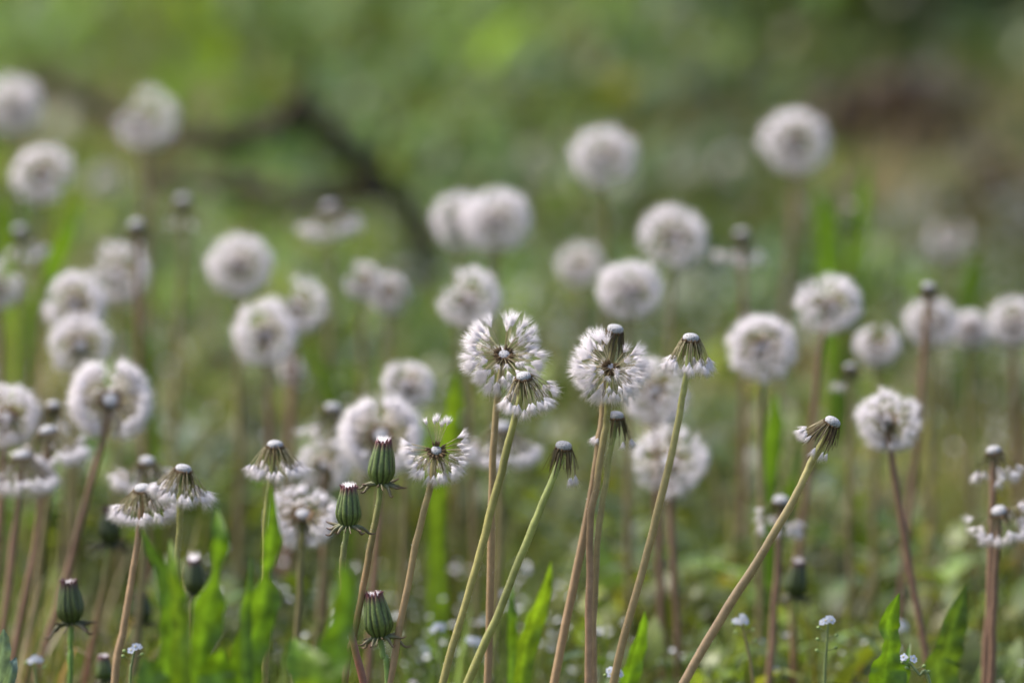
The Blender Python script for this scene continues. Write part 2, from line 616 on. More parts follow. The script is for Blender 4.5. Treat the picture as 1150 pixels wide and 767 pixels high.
G1, G2, G3 = (0.085, 0.160, 0.012), (0.068, 0.130, 0.014), (0.120, 0.195, 0.014)
GD, GE = (0.060, 0.105, 0.016), (0.075, 0.120, 0.018)
leaf_clump(205, 5.98, [
    (.02, G2, .3, .2, [(158, 592, 2), (172, 622, 14), (184, 645, 19), (193, 672, 33), (192, 703, 28), (187, 741, 31), (188, 790, 24)]),
    (-.02, G3, -.2, .2, [(191, 606, 2), (194, 637, 13), (199, 672, 16), (203, 712, 22), (204, 770, 24)]),
    (.0, G1, .2, .15, [(244, 572, 2), (246, 599, 20), (244, 624, 20), (241, 645, 9), (235, 668, 36), (230, 699, 43), (225, 735, 26), (223, 790, 32)]),
    (-.05, G2, .0, .3, [(160, 738, 4), (168, 758, 40), (172, 800, 46)]),
    (-.04, G1, .0, .3, [(250, 728, 4), (246, 752, 44), (240, 800, 46)])],
    "blurred bright green lobed leaves in front, below the two umbrella-shaped heads at left")
leaf_clump(290, 5.97, [
    (.06, G1, .2, .15, [(304, 546, 2), (305, 574, 14), (304, 605, 23), (301, 626, 22), (298, 646, 10), (296, 668, 39), (291, 699, 35), (279, 730, 42), (277, 760, 40), (278, 800, 34)]),
    (-.03, G1, .6, .25, [(330, 716, 4), (336, 742, 40), (340, 790, 44)]),
    (.03, G2, .4, .2, [(282, 622, 2), (280, 660, 9), (276, 710, 14)])],
    "tall blurred leaf reaching up under the bare umbrella head, in front of the round puff")
leaf_clump(372, 5.78, [
    (.0, G1, .1, .2, [(383, 630, 3), (389, 662, 27), (385, 699, 31), (376, 735, 42), (366, 790, 52)]),
    (-.03, G3, -.1, .2, [(346, 728, 4), (352, 750, 40), (356, 800, 50)])],
    "most blurred green leaves, nearest the camera, in front of the low bud's stem")
leaf_clump(585, 6.60, [
    (.0, G3, .25, .1, [(619, 630, 1), (614, 655, 14), (605, 681, 24), (596, 706, 27), (589, 739, 23), (585, 790, 18)]),
    (.03, G1, .4, .1, [(575, 655, 1), (574, 690, 12), (574, 740, 16)])],
    "upright lance-shaped leaf glowing green between the pale green stem and the paired stems")
leaf_clump(700, 6.53, [
    (.0, G1, .5, .1, [(724, 686, 1), (720, 707, 19), (711, 739, 27), (705, 767, 25), (702, 800, 20)])],
    "narrow green leaf behind the base of the stem with the skirted bare head")
leaf_clump(990, 6.45, [
    (.0, G1, .15, .12, [(1010, 666, 1), (1002, 685, 18), (997, 703, 27), (1000, 720, 22), (998, 734, 27), (996, 748, 42), (995, 764, 44), (993, 800, 36)]),
    (.03, G2, .3, .1, [(1022, 722, 1), (1018, 745, 10), (1012, 780, 14)])],
    "sharp pointed green leaf with a waist, beside the small blue flower spray at lower right")
leaf_clump(1052, 6.60, [
    (.0, GD, .25, .1, [(1085, 656, 2), (1078, 682, 20), (1070, 706, 30), (1064, 727, 36), (1056, 740, 50), (1054, 764, 46), (1052, 800, 40)])],
    "broad soft dark green leaf left of the reddish stem at lower right")
leaf_clump(935, 7.9, [
    (.0, G1, .1, .1, [(918, 205, 3), (926, 250, 24), (930, 310, 28), (932, 380, 20)]),
    (.02, G1, .3, .1, [(974, 180, 3), (968, 225, 20), (958, 280, 26), (948, 350, 20)]),
    (.0, GE, -.2, .1, [(1000, 280, 3), (985, 310, 16), (960, 370, 20)])],
    "hazy upright bright green leaves below the round puff at upper right")
leaf_clump(858, 7.15, [
    (.0, G1, .1, .1, [(872, 442, 3), (869, 480, 24), (864, 520, 26), (860, 590, 16)]),
    (.02, GD, .3, .1, [(900, 500, 3), (890, 540, 18), (874, 600, 18)])],
    "soft green leaves around the stem of the puff in the right middle")
leaf_clump(490, 7.05, [
    (.0, G3, .1, .1, [(512, 418, 3), (510, 450, 20), (503, 490, 22), (494, 560, 16)]),
    (.02, G3, .3, .1, [(478, 470, 3), (484, 500, 14), (488, 560, 16)])],
    "blurred yellow-green leaves just left of the large central puff")
leaf_clump(1085, 7.9, [
    (.0, GD, .1, .1, [(1090, 285, 3), (1090, 310, 30), (1087, 340, 26), (1085, 400, 18)])],
    "hazy dark green leaf behind the row of puffs at the right edge")
leaf_clump(15, 7.6, [
    (.0, G3, .1, .1, [(0, 215, 3), (6, 250, 20), (12, 310, 20)]),
    (.02, G1, .3, .1, [(92, 225, 3), (76, 260, 20), (50, 320, 24), (30, 380, 18)])],
    "blurred yellow-green leaves at the left edge between the hazy puffs")
leaf_clump(170, 7.5, [
    (.0, GE, .1, .1, [(150, 355, 3), (158, 390, 26), (165, 440, 20)])],
    "blurred green leaf behind the pair of stacked puffs at left")
leaf_clump(395, 7.4, [
    (.0, GE, .1, .1, [(352, 392, 3), (362, 420, 20), (380, 480, 18)])],
    "blurred green leaf below the small double puff left of centre")
# silvery leaf in the bottom left corner
leaf_clump(-8, 6.42, [
    (.0, (0.11, 0.16, 0.15), .3, .15, [(4, 706, 2), (4, 722, 16), (0, 745, 22), (-4, 790, 18)]),
    (-.01, (0.10, 0.15, 0.13), .6, .15, [(18, 738, 2), (13, 752, 14), (5, 790, 16)])],
    "bluish grey-green leaf cut by the bottom left corner", "grey leaves")

# ------------------------------------------------------------------ dandelions
BROWN, PALE, TAN = np.array((0.095, 0.060, 0.030)), np.array((0.36, 0.31, 0.19)), np.array((0.17, 0.13, 0.06))
C_OLIVE, C_PINK, C_GREEN, C_RED = (0.290, 0.250, 0.085), (0.310, 0.205, 0.115), (0.290, 0.320, 0.100), (0.220, 0.095, 0.065)


def stem_path(top, pix, Y):
    """from the ground up to the top; pix lists points from the head down"""
    P = [np.asarray(top, float)] + [at(px, py, Y) for px, py in pix]
    d = P[-1] - P[-2]
    zg = gz(P[-1][0], Y)
    if P[-1][2] > zg + 0.004:
        k = (P[-1][2] - zg + 0.004) / max(-d[2], 1e-4)
        P.append(P[-1] + d * np.array([min(k, 3) * 0.85, 0, 0]) + np.array([0, 0, -(P[-1][2] - zg + 0.004)]))
    return spline(P[::-1], 7)


def make_stem(path, r0, r1, c0, c1, parent, origin, hairs=0, sides=10, seed=0):
    rs = np.random.default_rng(seed)
    n = len(path)
    t = np.linspace(0, 1, n)
    k = np.clip((t - 0.25) / 0.7, 0, 1)[:, None] ** 1.3
    col = np.array(c0) * (1 - k) + np.array(c1) * k
    wob = np.cumsum(rs.normal(0, 1, (n, 3)), 0) * np.array([1, .5, 0])
    wob -= wob[:1] + t[:, None] * (wob[-1:] - wob[:1])
    path = path + wob * 0.00028 * np.sin(np.pi * t)[:, None] ** .5
    sw = np.interp(t * 9, np.arange(10), rs.normal(1, .05, 10))
    rad = (r0 * (1 - t) + r1 * t) * 0.75 * sw
    col = np.clip(col * np.interp(t * 12, np.arange(13), rs.normal(1, .12, 13))[:, None], .01, .6)
    mb = MB()
    tube(mb, path, rad, col, sides)
    o = mb.build("stem", M_STEM, parent, origin)
    if hairs:
        mb = MB()
        i = rs.integers(0, n - 1, hairs)
        f = rs.random(hairs)[:, None]
        p = path[i] * (1 - f) + path[i + 1] * f
        d = nrm(np.stack([rs.normal(0, 1, hairs), rs.normal(0, 1, hairs), rs.normal(0.1, 0.4, hairs)], 1))
        b_ = p + d * rad[i][:, None] * 0.9
        needles(mb, b_, b_ + d * rs.uniform(0.0004, 0.0013, hairs)[:, None], 0.00011, (0.7, 0.68, 0.66))
        mb.build("stem_hair", M_FLUFF, o, origin)
    return o


def receptacle(c, n, Rr, parent, origin, rise=0.62):
    """pitted cushion that carried the seeds"""
    u, v, n = frame(n)
    mb = MB()
    prof = []
    for a_ in np.linspace(0, 1, 9):
        an = a_ * math.pi / 2
        prof.append((math.sin(an) ** 0.9 * Rr, math.cos(an) ** 0.8 * Rr * rise))
    for a_ in (0.25, 0.5, 0.75, 1.0):
        an = a_ * math.pi / 2
        prof.append((Rr * (math.cos(an) * 0.55 + 0.45), -Rr * 0.45 * math.sin(an)))
    prof.append((Rr * 0.36, -Rr * 0.95))
    S_ = 28
    rows = []
    for (r, z) in prof:
        an = np.linspace(0, 2 * np.pi, S_, endpoint=False)
        rows.append(c + n * z + r * (np.cos(an)[:, None] * u + np.sin(an)[:, None] * v))
    vv = np.concatenate(rows)
    i = np.arange(len(prof) - 1)[:, None] * S_
    j = np.arange(S_)[None]
    k = (j + 1) % S_
    q = np.stack([i + j, i + k, i + S_ + k, i + S_ + j], -1).reshape(-1, 4)
    mb.add(vv, (0.6, 0.6, 0.6), [q])
    return mb.build("receptacle", M_DISC, parent, origin)


def seed_geo(ms, mp, p0, d0, d1, L, ang, nb, lb, rs, ach=0.0036, thick=1.0, dark=1.0, fluff=True, sd=5, br=0.00011, out=0.5):
    p0, d0, d1 = np.asarray(p0), nrm(d0), nrm(d1)
    pts = bezier(p0, p0 + d0 * L * out, p0 + d0 * L * out + d1 * L * (1 - out), 9)
    k = max(3, int(round(ach / L * 8)) + 1)
    t = np.linspace(0, 1, k)
    ra = (np.sin(np.pi * np.clip(t * 0.9 + 0.08, 0, 1)) * 0.00058 + 0.00010) * thick
    tube(ms, pts[:k], ra, BROWN * dark * rs.uniform(0.7, 1.4), sd)
    tube(ms, pts[k - 1:], 0.00016 * thick, (PALE if fluff and rs.random() < 0.75 else TAN * (1 if fluff else .6)) * rs.uniform(0.6, 1.2), 3 if sd < 5 else 4)
    if not fluff:
        return
    tip = pts[-1]
    dn = nrm(pts[-1] - pts[-2])
    u, v, dn = frame(dn)
    th = ang * rs.uniform(.75, 1.2) * np.sqrt(rs.random(nb))
    ph = rs.uniform(0, 2 * np.pi, nb)
    dd = np.cos(th)[:, None] * dn + np.sin(th)[:, None] * (np.cos(ph)[:, None] * u + np.sin(ph)[:, None] * v)
    ll = lb * (0.45 + 0.7 * rs.random(nb) ** 0.6) * rs.uniform(.85, 1.1)
    base = tip + dd * 0.0002
    bend = (dd - dn) * (ll * -0.10)[:, None] + rs.normal(0, .00025, (nb, 3))
    needles(mp, base, tip + dd * ll[:, None], br, (0.86, 0.86, 0.86), bend if nb > 18 else None)


def dirv(u, v, n, th, ph):
    return math.cos(th) * n + math.sin(th) * (math.cos(ph) * u + math.sin(ph) * v)


ALL_HEADS = "dandelions gone to seed in the meadow"


def dandelion(head, Y, axis, stem, seeds, label, s=1.0, cols=(C_PINK, C_OLIVE), rad=(0.0031, 0.0023),
              bracts=12, bract_len=0.013, bcol=(0.13, 0.13, 0.05), detail=True, wind=(0, 0, 0), seed=0, disc=0.0047, hairs=150):
    """seeds: list of (th0, th1, ph, L, ang, lb, fluff) in the head's frame"""
    rs = np.random.default_rng(seed)
    al, be = R(axis[0]), R(axis[1])
    n = np.array([math.sin(al) * math.cos(be), -math.sin(be), math.cos(al) * math.cos(be)])
    u, v, n = frame(n)
    c = at(head[0], head[1], Y)
    top = c - n * disc * s * 0.7
    path = stem_path(top, stem, Y)
    # the last bit of the stem leans into the head's axis
    base = path[0].copy()
    e = empty("dandelion", base, label, "dandelion", ALL_HEADS)
    make_stem(path, rad[0], rad[1], cols[0], cols[1], e, base, hairs if detail else 0, 10 if detail else 7, seed)
    receptacle(c, n, disc * s, e, base)
    # bracts, folded back around the stem
    mbb = MB()
    for k in range(bracts):
        ph = 2 * math.pi * (k + rs.uniform(-.3, .3)) / bracts
        th1 = R(rs.uniform(163, 177))
        d0, d1 = dirv(u, v, n, R(108), ph), dirv(u, v, n, th1, ph)
        p0 = c + dirv(u, v, n, R(112), ph) * disc * s * 0.62
        L = bract_len * s * rs.uniform(0.65, 1.15)
        pts = bezier(p0, p0 + d0 * L * 0.14, p0 + d0 * L * 0.14 + d1 * L * 0.82, 7)
        t = np.linspace(0, 1, 7)
        cc = np.array(bcol) * rs.uniform(0.6, 1.5) * (1 + rs.normal(0, .12, 3))
        if detail:
            mbb = MB()
        tube(mbb, pts, (0.00080 * s) * (1 - t ** 2.2) + 0.00012, np.clip(cc, .01, .6), 6, 0.4)
        if detail:
            mbb.build("bract", M_BRACT, e, base)
    if not detail and bracts:
        mbb.build("bracts", M_BRACT, e, base)
    ms, mp = MB(), MB()
    wv = np.asarray(wind, float)
    for (th0, th1, ph, L, ang, lb, fl) in seeds:
        d0 = dirv(u, v, n, th0, ph)
        d1 = nrm(dirv(u, v, n, th1, ph) + wv + rs.normal(0, .05, 3))
        p0 = c + (math.cos(th0) * n * 0.5 + math.sin(th0) * (math.cos(ph) * u + math.sin(ph) * v)) * disc * s * 0.97
        if detail:
            ms, mp = MB(), MB()
        seed_geo(ms, mp, p0, d0, d1, L * s, ang, 60 if detail else 30, lb * s, rs, fluff=fl, sd=5 if detail else 3,
                 br=0.000085 if detail else 0.00015, thick=1.0 if detail else 1.15, dark=1.0 if detail else 1.5, out=0.5 if th1 < R(125) and th0 < R(150) and abs(th1 - th0) < R(35) else 0.13)
        if detail:
            o = ms.build("seed", M_SEED, e, base)
            if fl:
                mp.build("pappus", M_FLUFF, o, base)
    if not detail:
        if ms.n:
            ms.build("seeds", M_SEED, e, base)
        if mp.n:
            mp.build("fluff", M_FLUFF, e, base)
    return e


def fib(n, th_min, th_max, rs, gaps=(), jit=0.06):
    out_ = []
    m_ = int(n * 2 / max(math.cos(th_min) - math.cos(th_max), .05))
    for i in range(m_):
        z = 1 - 2 * (i + .5) / m_
        th = math.acos(z) + rs.normal(0, jit)
        ph = (i * 2.399963) % (2 * math.pi) + rs.normal(0, jit)
        if th < th_min or th > th_max:
            continue
        pd = math.degrees(ph) % 360
        if any((a_ <= pd <= b_) or (a_ <= pd - 360 <= b_) for a_, b_ in gaps):
            continue
        out_.append((th, ph))
    return out_


def puff_seeds(n, rs, th=(0, 150), gaps=(), L=0.0125, ang=R(38), lb=0.0075, droop=0.1):
    return [(a_, min(a_ + droop * (a_ / 1.5), math.pi), b_, L * rs.uniform(.9, 1.08), ang, lb * rs.uniform(.85, 1.1), True) for a_, b_ in fib(n, R(th[0]), R(th[1]), rs, gaps)]


def skirt_seeds(n, rs, th1=(140, 162), L=0.0150, ang=R(36), lb=0.0092, gaps=(), nofluff=0.12, th0=(88, 122)):
    out_ = []
    n = int(n * (1.35 if n > 25 else 1))
    for i in range(n):
        ph = 2 * math.pi * (i + rs.uniform(-.5, .5)) / n * 3.0 % (2 * math.pi)
        pd = math.degrees(ph) % 360
        if any((a_ <= pd <= b_) or (a_ <= pd - 360 <= b_) for a_, b_ in gaps):
            continue
        out_.append((R(rs.uniform(*th0)), R(rs.uniform(*th1)), ph, L * rs.uniform(.90, 1.10), ang, lb * rs.uniform(.85, 1.1), rs.random() > nofluff))
    return out_


def collar_seeds(n, rs, L=0.008):
    n = int(n * 1.35)
    """brown achenes left hanging under the rim, without fluff"""
    return [(R(rs.uniform(105, 125)), R(rs.uniform(160, 178)), 2 * math.pi * (i + rs.uniform(-.4, .4)) / n, L * rs.uniform(.6, 1.6), 0.2, .005, False) for i in range(n)]


rs = np.random.default_rng(3)
# --- sharp ones, left to right
dandelion((160, 549), 6.47, (-6, 12), [(157, 595), (144, 680), (130, 767)], skirt_seeds(46, rs, (133, 158)) + collar_seeds(14, rs),
          "umbrella-shaped head on a pinkish stem, leftmost of the overlapping pair at lower left", cols=(C_PINK, (0.27, 0.17, 0.10)), seed=1)
dandelion((206, 527), 6.455, (10, 8), [(204, 560), (203, 590), (198, 660), (194, 720)], skirt_seeds(40, rs, (138, 162)) + collar_seeds(16, rs),
          "umbrella-shaped head on a yellow-green stem, right one of the overlapping pair at lower left", cols=(C_OLIVE, (0.24, 0.26, 0.08)), seed=2)
dandelion((309, 500), 6.49, (2, 4), [(304, 545), (301, 580), (298, 660), (296, 740)], skirt_seeds(44, rs, (140, 166)) + collar_seeds(14, rs),
          "umbrella-shaped head with curled loose strands, above the tall blurred leaf", cols=(C_OLIVE, (0.23, 0.25, 0.08)), wind=(.1, 0, 0), seed=3)
sI = puff_seeds(92, rs, (70, 150), [(38, 150)], L=0.0120, ang=R(30), lb=0.0085, droop=0.3)
for a_, ph in ((40, 100), (35, 80), (48, 65), (52, 120), (60, 90), (55, 75)):
    sI.append((R(a_), R(a_ - 14), R(ph), 0.0135, R(26), 0.0060, True))
dandelion((490, 506), 6.40, (6, 50), [(482, 540), (463, 625), (437, 767)], sI,
          "ragged half-bare puff with a few single seeds sticking up, right of the two upright buds", cols=(C_PINK, C_OLIVE), seed=4, disc=.0030)
sA = puff_seeds(132, rs, (52, 138), [(-4, 26), (92, 104), (176, 188), (205, 211)], L=0.0140, ang=R(29), lb=0.0098, droop=0.12)
dandelion((566, 399), 6.42, (2, 42), [(560, 440), (557, 470), (553, 580), (547, 767)], sA,
          "largest sharp puff, open towards the viewer with brown centre and pale disc", cols=(C_PINK, (0.30, 0.26, 0.10)), seed=5, disc=0.0034)
dandelion((588, 423), 6.37, (-8, 18), [(580, 462), (562, 530), (530, 655), (497, 767)],
          skirt_seeds(36, rs, (130, 162), gaps=[(60, 120)]) + collar_seeds(20, rs),
          "half-bare brown head with a white skirt, leaning in front of the largest sharp puff", cols=(C_OLIVE, (0.22, 0.23, 0.06)), disc=.0042, seed=6, rad=(.0033, .0025))
dandelion((633, 501), 6.40, (8, 8), [(624, 530), (600, 590), (562, 685), (525, 767)],
          [(R(115), R(b_), R(p_), .0165, R(30), .0080, True) for p_, b_ in ((345, 172), (5, 170), (320, 174), (300, 176))] + collar_seeds(16, rs, .012),
          "nearly bare head with one white tuft, on the light green slanting stem", cols=((0.30, 0.29, 0.085), (0.32, 0.40, 0.12)),
          bracts=12, bcol=(0.09, 0.06, 0.03), bract_len=.017, wind=(.06, 0, 0), seed=7, rad=(.0034, .0026))
sC = puff_seeds(125, rs, (24, 140), [(28, 100)], L=0.0135, ang=R(30), lb=0.0095, droop=0.25)
dandelion((686, 413), 6.40, (-4, 58), [(683, 450), (680, 480), (671, 535), (663, 610), (661, 767)], sC,
          "lopsided white puff swept to the left, on the right one of the paired stems", cols=((0.310, 0.190, 0.115), (0.30, 0.32, 0.08)), seed=8, disc=0.0026, wind=(-.06, 0, 0))
dandelion((691, 370), 6.44, (10, 6), [(686, 405), (680, 440), (676, 480), (664, 560), (622, 767)], [(a, R(rs.uniform(170, 179)), c, L, d, e_, f_) for (a, b, c, L, d, e_, f_) in collar_seeds(20, rs, .013)],
          "bare head with shrivelled brown strands rising above the lopsided puff", cols=(C_PINK, (0.17, 0.16, 0.06)),
          bracts=13, bcol=(0.06, 0.042, 0.022), bract_len=.019, wind=(-.15, 0, 0), seed=9, rad=(.0034, .0026))
dandelion((692, 467), 6.44, (2, 6), [(688, 500), (683, 535), (672, 600), (668, 690), (668, 767)],
          [(R(112), R(b_), R(p_), .0150, R(34), .0075, True) for p_, b_ in ((178, 150), (190, 146), (206, 152), (350, 164), (8, 160), (335, 166), (300, 168))] + collar_seeds(16, rs, .012),
          "small bare head with two white tufts, tucked behind the paired stems", cols=(C_PINK, (0.26, 0.32, 0.10)), bracts=12, bcol=(0.10, 0.08, 0.035),
          bract_len=.016, seed=10, s=.92, rad=(.0028, .0022))
dandelion((776, 380), 6.40, (5, 6), [(771, 420), (762, 480), (735, 600), (690, 767)],
          skirt_seeds(28, rs, (148, 166), L=.0145, nofluff=.05) + collar_seeds(24, rs, .008),
          "bare white-topped head with a neat fluffy skirt, tallest at right of centre", cols=((0.33, 0.23, 0.11), (0.29, 0.36, 0.11)),
          bracts=12, bcol=(0.13, 0.14, 0.04), seed=11)
sH = collar_seeds(20, rs, .012)
for ph in (150, 165, 180, 190, 200, 210, 225, 172):
    sH.append((R(rs.uniform(105, 125)), R(rs.uniform(132, 158)), R(ph), .0125, R(26), .0075, True))
for ph in (250, 275, 300):
    sH.append((R(110), R(166), R(ph), .0165, R(24), .0070, True))
dandelion((935, 474), 6.40, (27, 8), [(916, 512), (895, 553), (850, 632), (768, 767)], sH,
          "tilted bare head with tufts blown left, on the longest slanting stem at right", cols=((0.33, 0.225, 0.12), (0.31, 0.32, 0.10)),
          bracts=12, bcol=(0.05, 0.035, 0.02), bract_len=.018, seed=12, rad=(.0036, .0026))


# --- buds
def bud(base_px, top_px, Y, wpx, stem, label, cols=(C_RED, (0.16, 0.22, 0.06)), rad=(.003, .0022), detail=True, seed=0, tone=1.0, tuft=1.0):
    rs = np.random.default_rng(seed)
    b0, b1 = at(base_px[0], base_px[1], Y), at(top_px[0], top_px[1], Y)
    n = nrm(b1 - b0)
    H = np.linalg.norm(b1 - b0)
    u, v, n = frame(n)
    Rb = wpx / 2 * Y / FPX
    path = stem_path(b0 + n * 0.001, stem, Y)
    base = path[0].copy()
    e = empty("dandelion_bud", base, label, "dandelion bud", "closed dandelion buds")
    make_stem(path, rad[0], rad[1], cols[0], cols[1], e, base, 60 if detail else 0, 10 if detail else 7, seed)
    mb = MB()
    S_, T_ = (96, 22) if detail else (40, 12)
    nr = 13
    an = np.linspace(0, 2 * np.pi, S_, endpoint=False)
    ph0 = rs.uniform(0, 6)
    rows, cc = [], []
    for t in np.linspace(0, 1, T_):
        r = Rb * (0.34 + 0.66 * math.sin(min(1, t / 0.36) * math.pi / 2) ** 0.8 if t < 0.36 else 1.0 - 0.44 * ((t - 0.36) / 0.64) ** 1.5)
        rid = np.abs(np.sin(an * nr / 2 + ph0 + .35 * np.sin(an * 3 + ph0) + .12 * np.sin(t * 7 + an * 2)))
        irr = 1 + .05 * np.sin(an * 5 + ph0 * 2 + t * 2) + .03 * np.sin(an * 8 + t * 9)
        rr = r * irr * (0.88 + 0.14 * rid ** 0.6)
        if t > 0.93:
            rr = rr * (0.93 + 0.10 * rid)
        zz = H * (t + (0.07 * (rid - 0.5) if t > 0.9 else 0))
        rows.append(b0 + n * (zz[:, None] if np.ndim(zz) else zz) + rr[:, None] * (np.cos(an)[:, None] * u + np.sin(an)[:, None] * v))
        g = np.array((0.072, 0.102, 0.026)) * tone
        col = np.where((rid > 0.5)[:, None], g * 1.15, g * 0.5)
        pur = max(0.0, (t - 0.80) / 0.2) ** 1.2
        col = col * (1 - pur) + np.array((0.11, 0.035, 0.04)) * tone * pur
        cc.append(col)
    i = np.arange(T_ - 1)[:, None] * S_
    j = np.arange(S_)[None]
    k = (j + 1) % S_
    q = np.stack([i + j, i + k, i + S_ + k, i + S_ + j], -1).reshape(-1, 4)
    mb.add(np.concatenate(rows), np.concatenate(cc), [q])
    mb.build("involucre", M_BUD, e, base)
    # purple tips of the inner bracts
    mb = MB()
    for k in range(nr):
        a_ = 2 * math.pi * (k + .5) / nr - ph0 * 2 / nr
        rad_ = math.cos(a_) * u + math.sin(a_) * v
        p = b1 + rad_ * Rb * 0.50 - n * H * 0.06
        pts = bezier(p, p + n * H * 0.09, p + n * H * rs.uniform(.09, .19) + rad_ * Rb * rs.uniform(-.12, .3), 5)
        tube(mb, pts, np.array([1.1, 1.0, .8, .55, .2]) * 0.0011, np.array((0.13, 0.045, 0.05)) * tone, 5, .6)
    mb.build("bract_tips", M_BUD, e, base)
    # white fluff peeping out
    mb = MB()
    nf = 320 if detail else 120
    rr_ = Rb * 0.44 * np.sqrt(rs.random(nf))
    aa = rs.uniform(0, 6.28, nf)
    ro = rr_[:, None] * (np.cos(aa)[:, None] * u + np.sin(aa)[:, None] * v)
    p = b1 + ro - n * H * 0.08
    needles(mb, p, p + n * (H * (0.08 + .19 * rs.random(nf)) * tuft)[:, None] + ro * 0.35, .00022, (.86, .86, .86))
    mb.build("pappus_tuft", M_FLUFF, e, base)
    # outer bracts curled back
    mb = MB()
    nb = 14
    for k in range(nb):
        a_ = 2 * math.pi * (k + rs.uniform(-.3, .3)) / nb
        rad_ = math.cos(a_) * u + math.sin(a_) * v
        p = b0 + rad_ * Rb * 0.45 + n * H * 0.03
        L = H * rs.uniform(0.20, 0.52)
        dn = -n * L * rs.uniform(-.15, .8)
        curl = n * L * rs.uniform(-.1, .35)
        pts = np.concatenate([bezier(p, p + rad_ * L * .45, p + rad_ * L * .75 + dn * .8, 6), bezier(p + rad_ * L * .75 + dn * .8, p + rad_ * L * .95 + dn, p + rad_ * L * 1.1 + dn * .8 + curl * .4, 4)[1:]])
        t = np.linspace(0, 1, len(pts))[:, None]
        col = (np.array((0.16, 0.19, 0.10)) * (1 - t) + np.array((0.14, 0.07, 0.055)) * t) * tone
        if detail:
            mb = MB()
        tube(mb, pts, 0.0010 * (1 - t[:, 0] ** 1.5) + .0002, col, 6, .4)
        if detail:
            mb.build("outer_bract", M_BRACT, e, base)
    if not detail:
        mb.build("outer_bracts", M_BRACT, e, base)
    return e


bud((427, 545), (431, 497), 6.40, 31, [(425, 570), (416, 620), (403, 690), (388, 767)],
    "closed green bud with pale purple-tipped crown, tallest bud, beside the ragged half-bare puff", seed=1, cols=(C_RED, (0.20, 0.25, 0.07)))
bud((391, 592), (392, 548), 6.37, 29, [(388, 615), (386, 650), (392, 700), (409, 767)],
    "closed green bud with curled bracts, just right of the soft round puff", seed=2, cols=(C_RED, (0.17, 0.23, 0.07)))
bud((427, 717), (420, 668), 6.40, 33, [(429, 735), (433, 767)],
    "lowest sharp green bud with a purple rim, near the bottom edge", seed=3, cols=((0.15, 0.23, 0.06), (0.17, 0.25, 0.07)), rad=(.0024, .0022), tuft=.7)
bud((80, 701), (77, 654), 6.52, 31, [(80, 725), (79, 767)],
    "dark closed bud on a short green stem near the bottom left corner", seed=4, cols=((0.13, 0.22, 0.05), (0.13, 0.22, 0.05)), rad=(.0023, .0019), tone=.55, tuft=.6)
bud((219, 668), (218, 630), 6.72, 25, [(216, 690), (212, 740)],
    "small dark bud with a white tip showing between the blurred bright leaves", seed=5, detail=False, tone=.45, tuft=1.5)
bud((893, 672), (897, 632), 6.80, 25, [(893, 700), (892, 767)],
    "blurred dark green bud below the long slanting stem, on a reddish stalk", seed=6, detail=False, tone=.5)
bud((122, 612), (124, 572), 6.80, 26, [(118, 650), (100, 740)],
    "blurred dark bud behind the leftmost umbrella-shaped head", seed=7, detail=False, tone=.4, tuft=.4)
bud((953, 262), (955, 232), 7.9, 22, [(952, 290), (950, 380)],
    "hazy greenish bud among the upright leaves at upper right", seed=8, detail=False, tone=1.2)
bud((160, 700), (158, 668), 6.85, 24, [(158, 730), (150, 790)],
    "low dark blurred bud left of the bright foreground leaves", seed=9, detail=False, tone=.35, tuft=.5)
bud((118, 765), (116, 738), 6.62, 20, [(118, 780), (118, 800)],
    "pinkish-tipped small bud cut by the bottom edge at left", seed=10, detail=False, tone=.7)


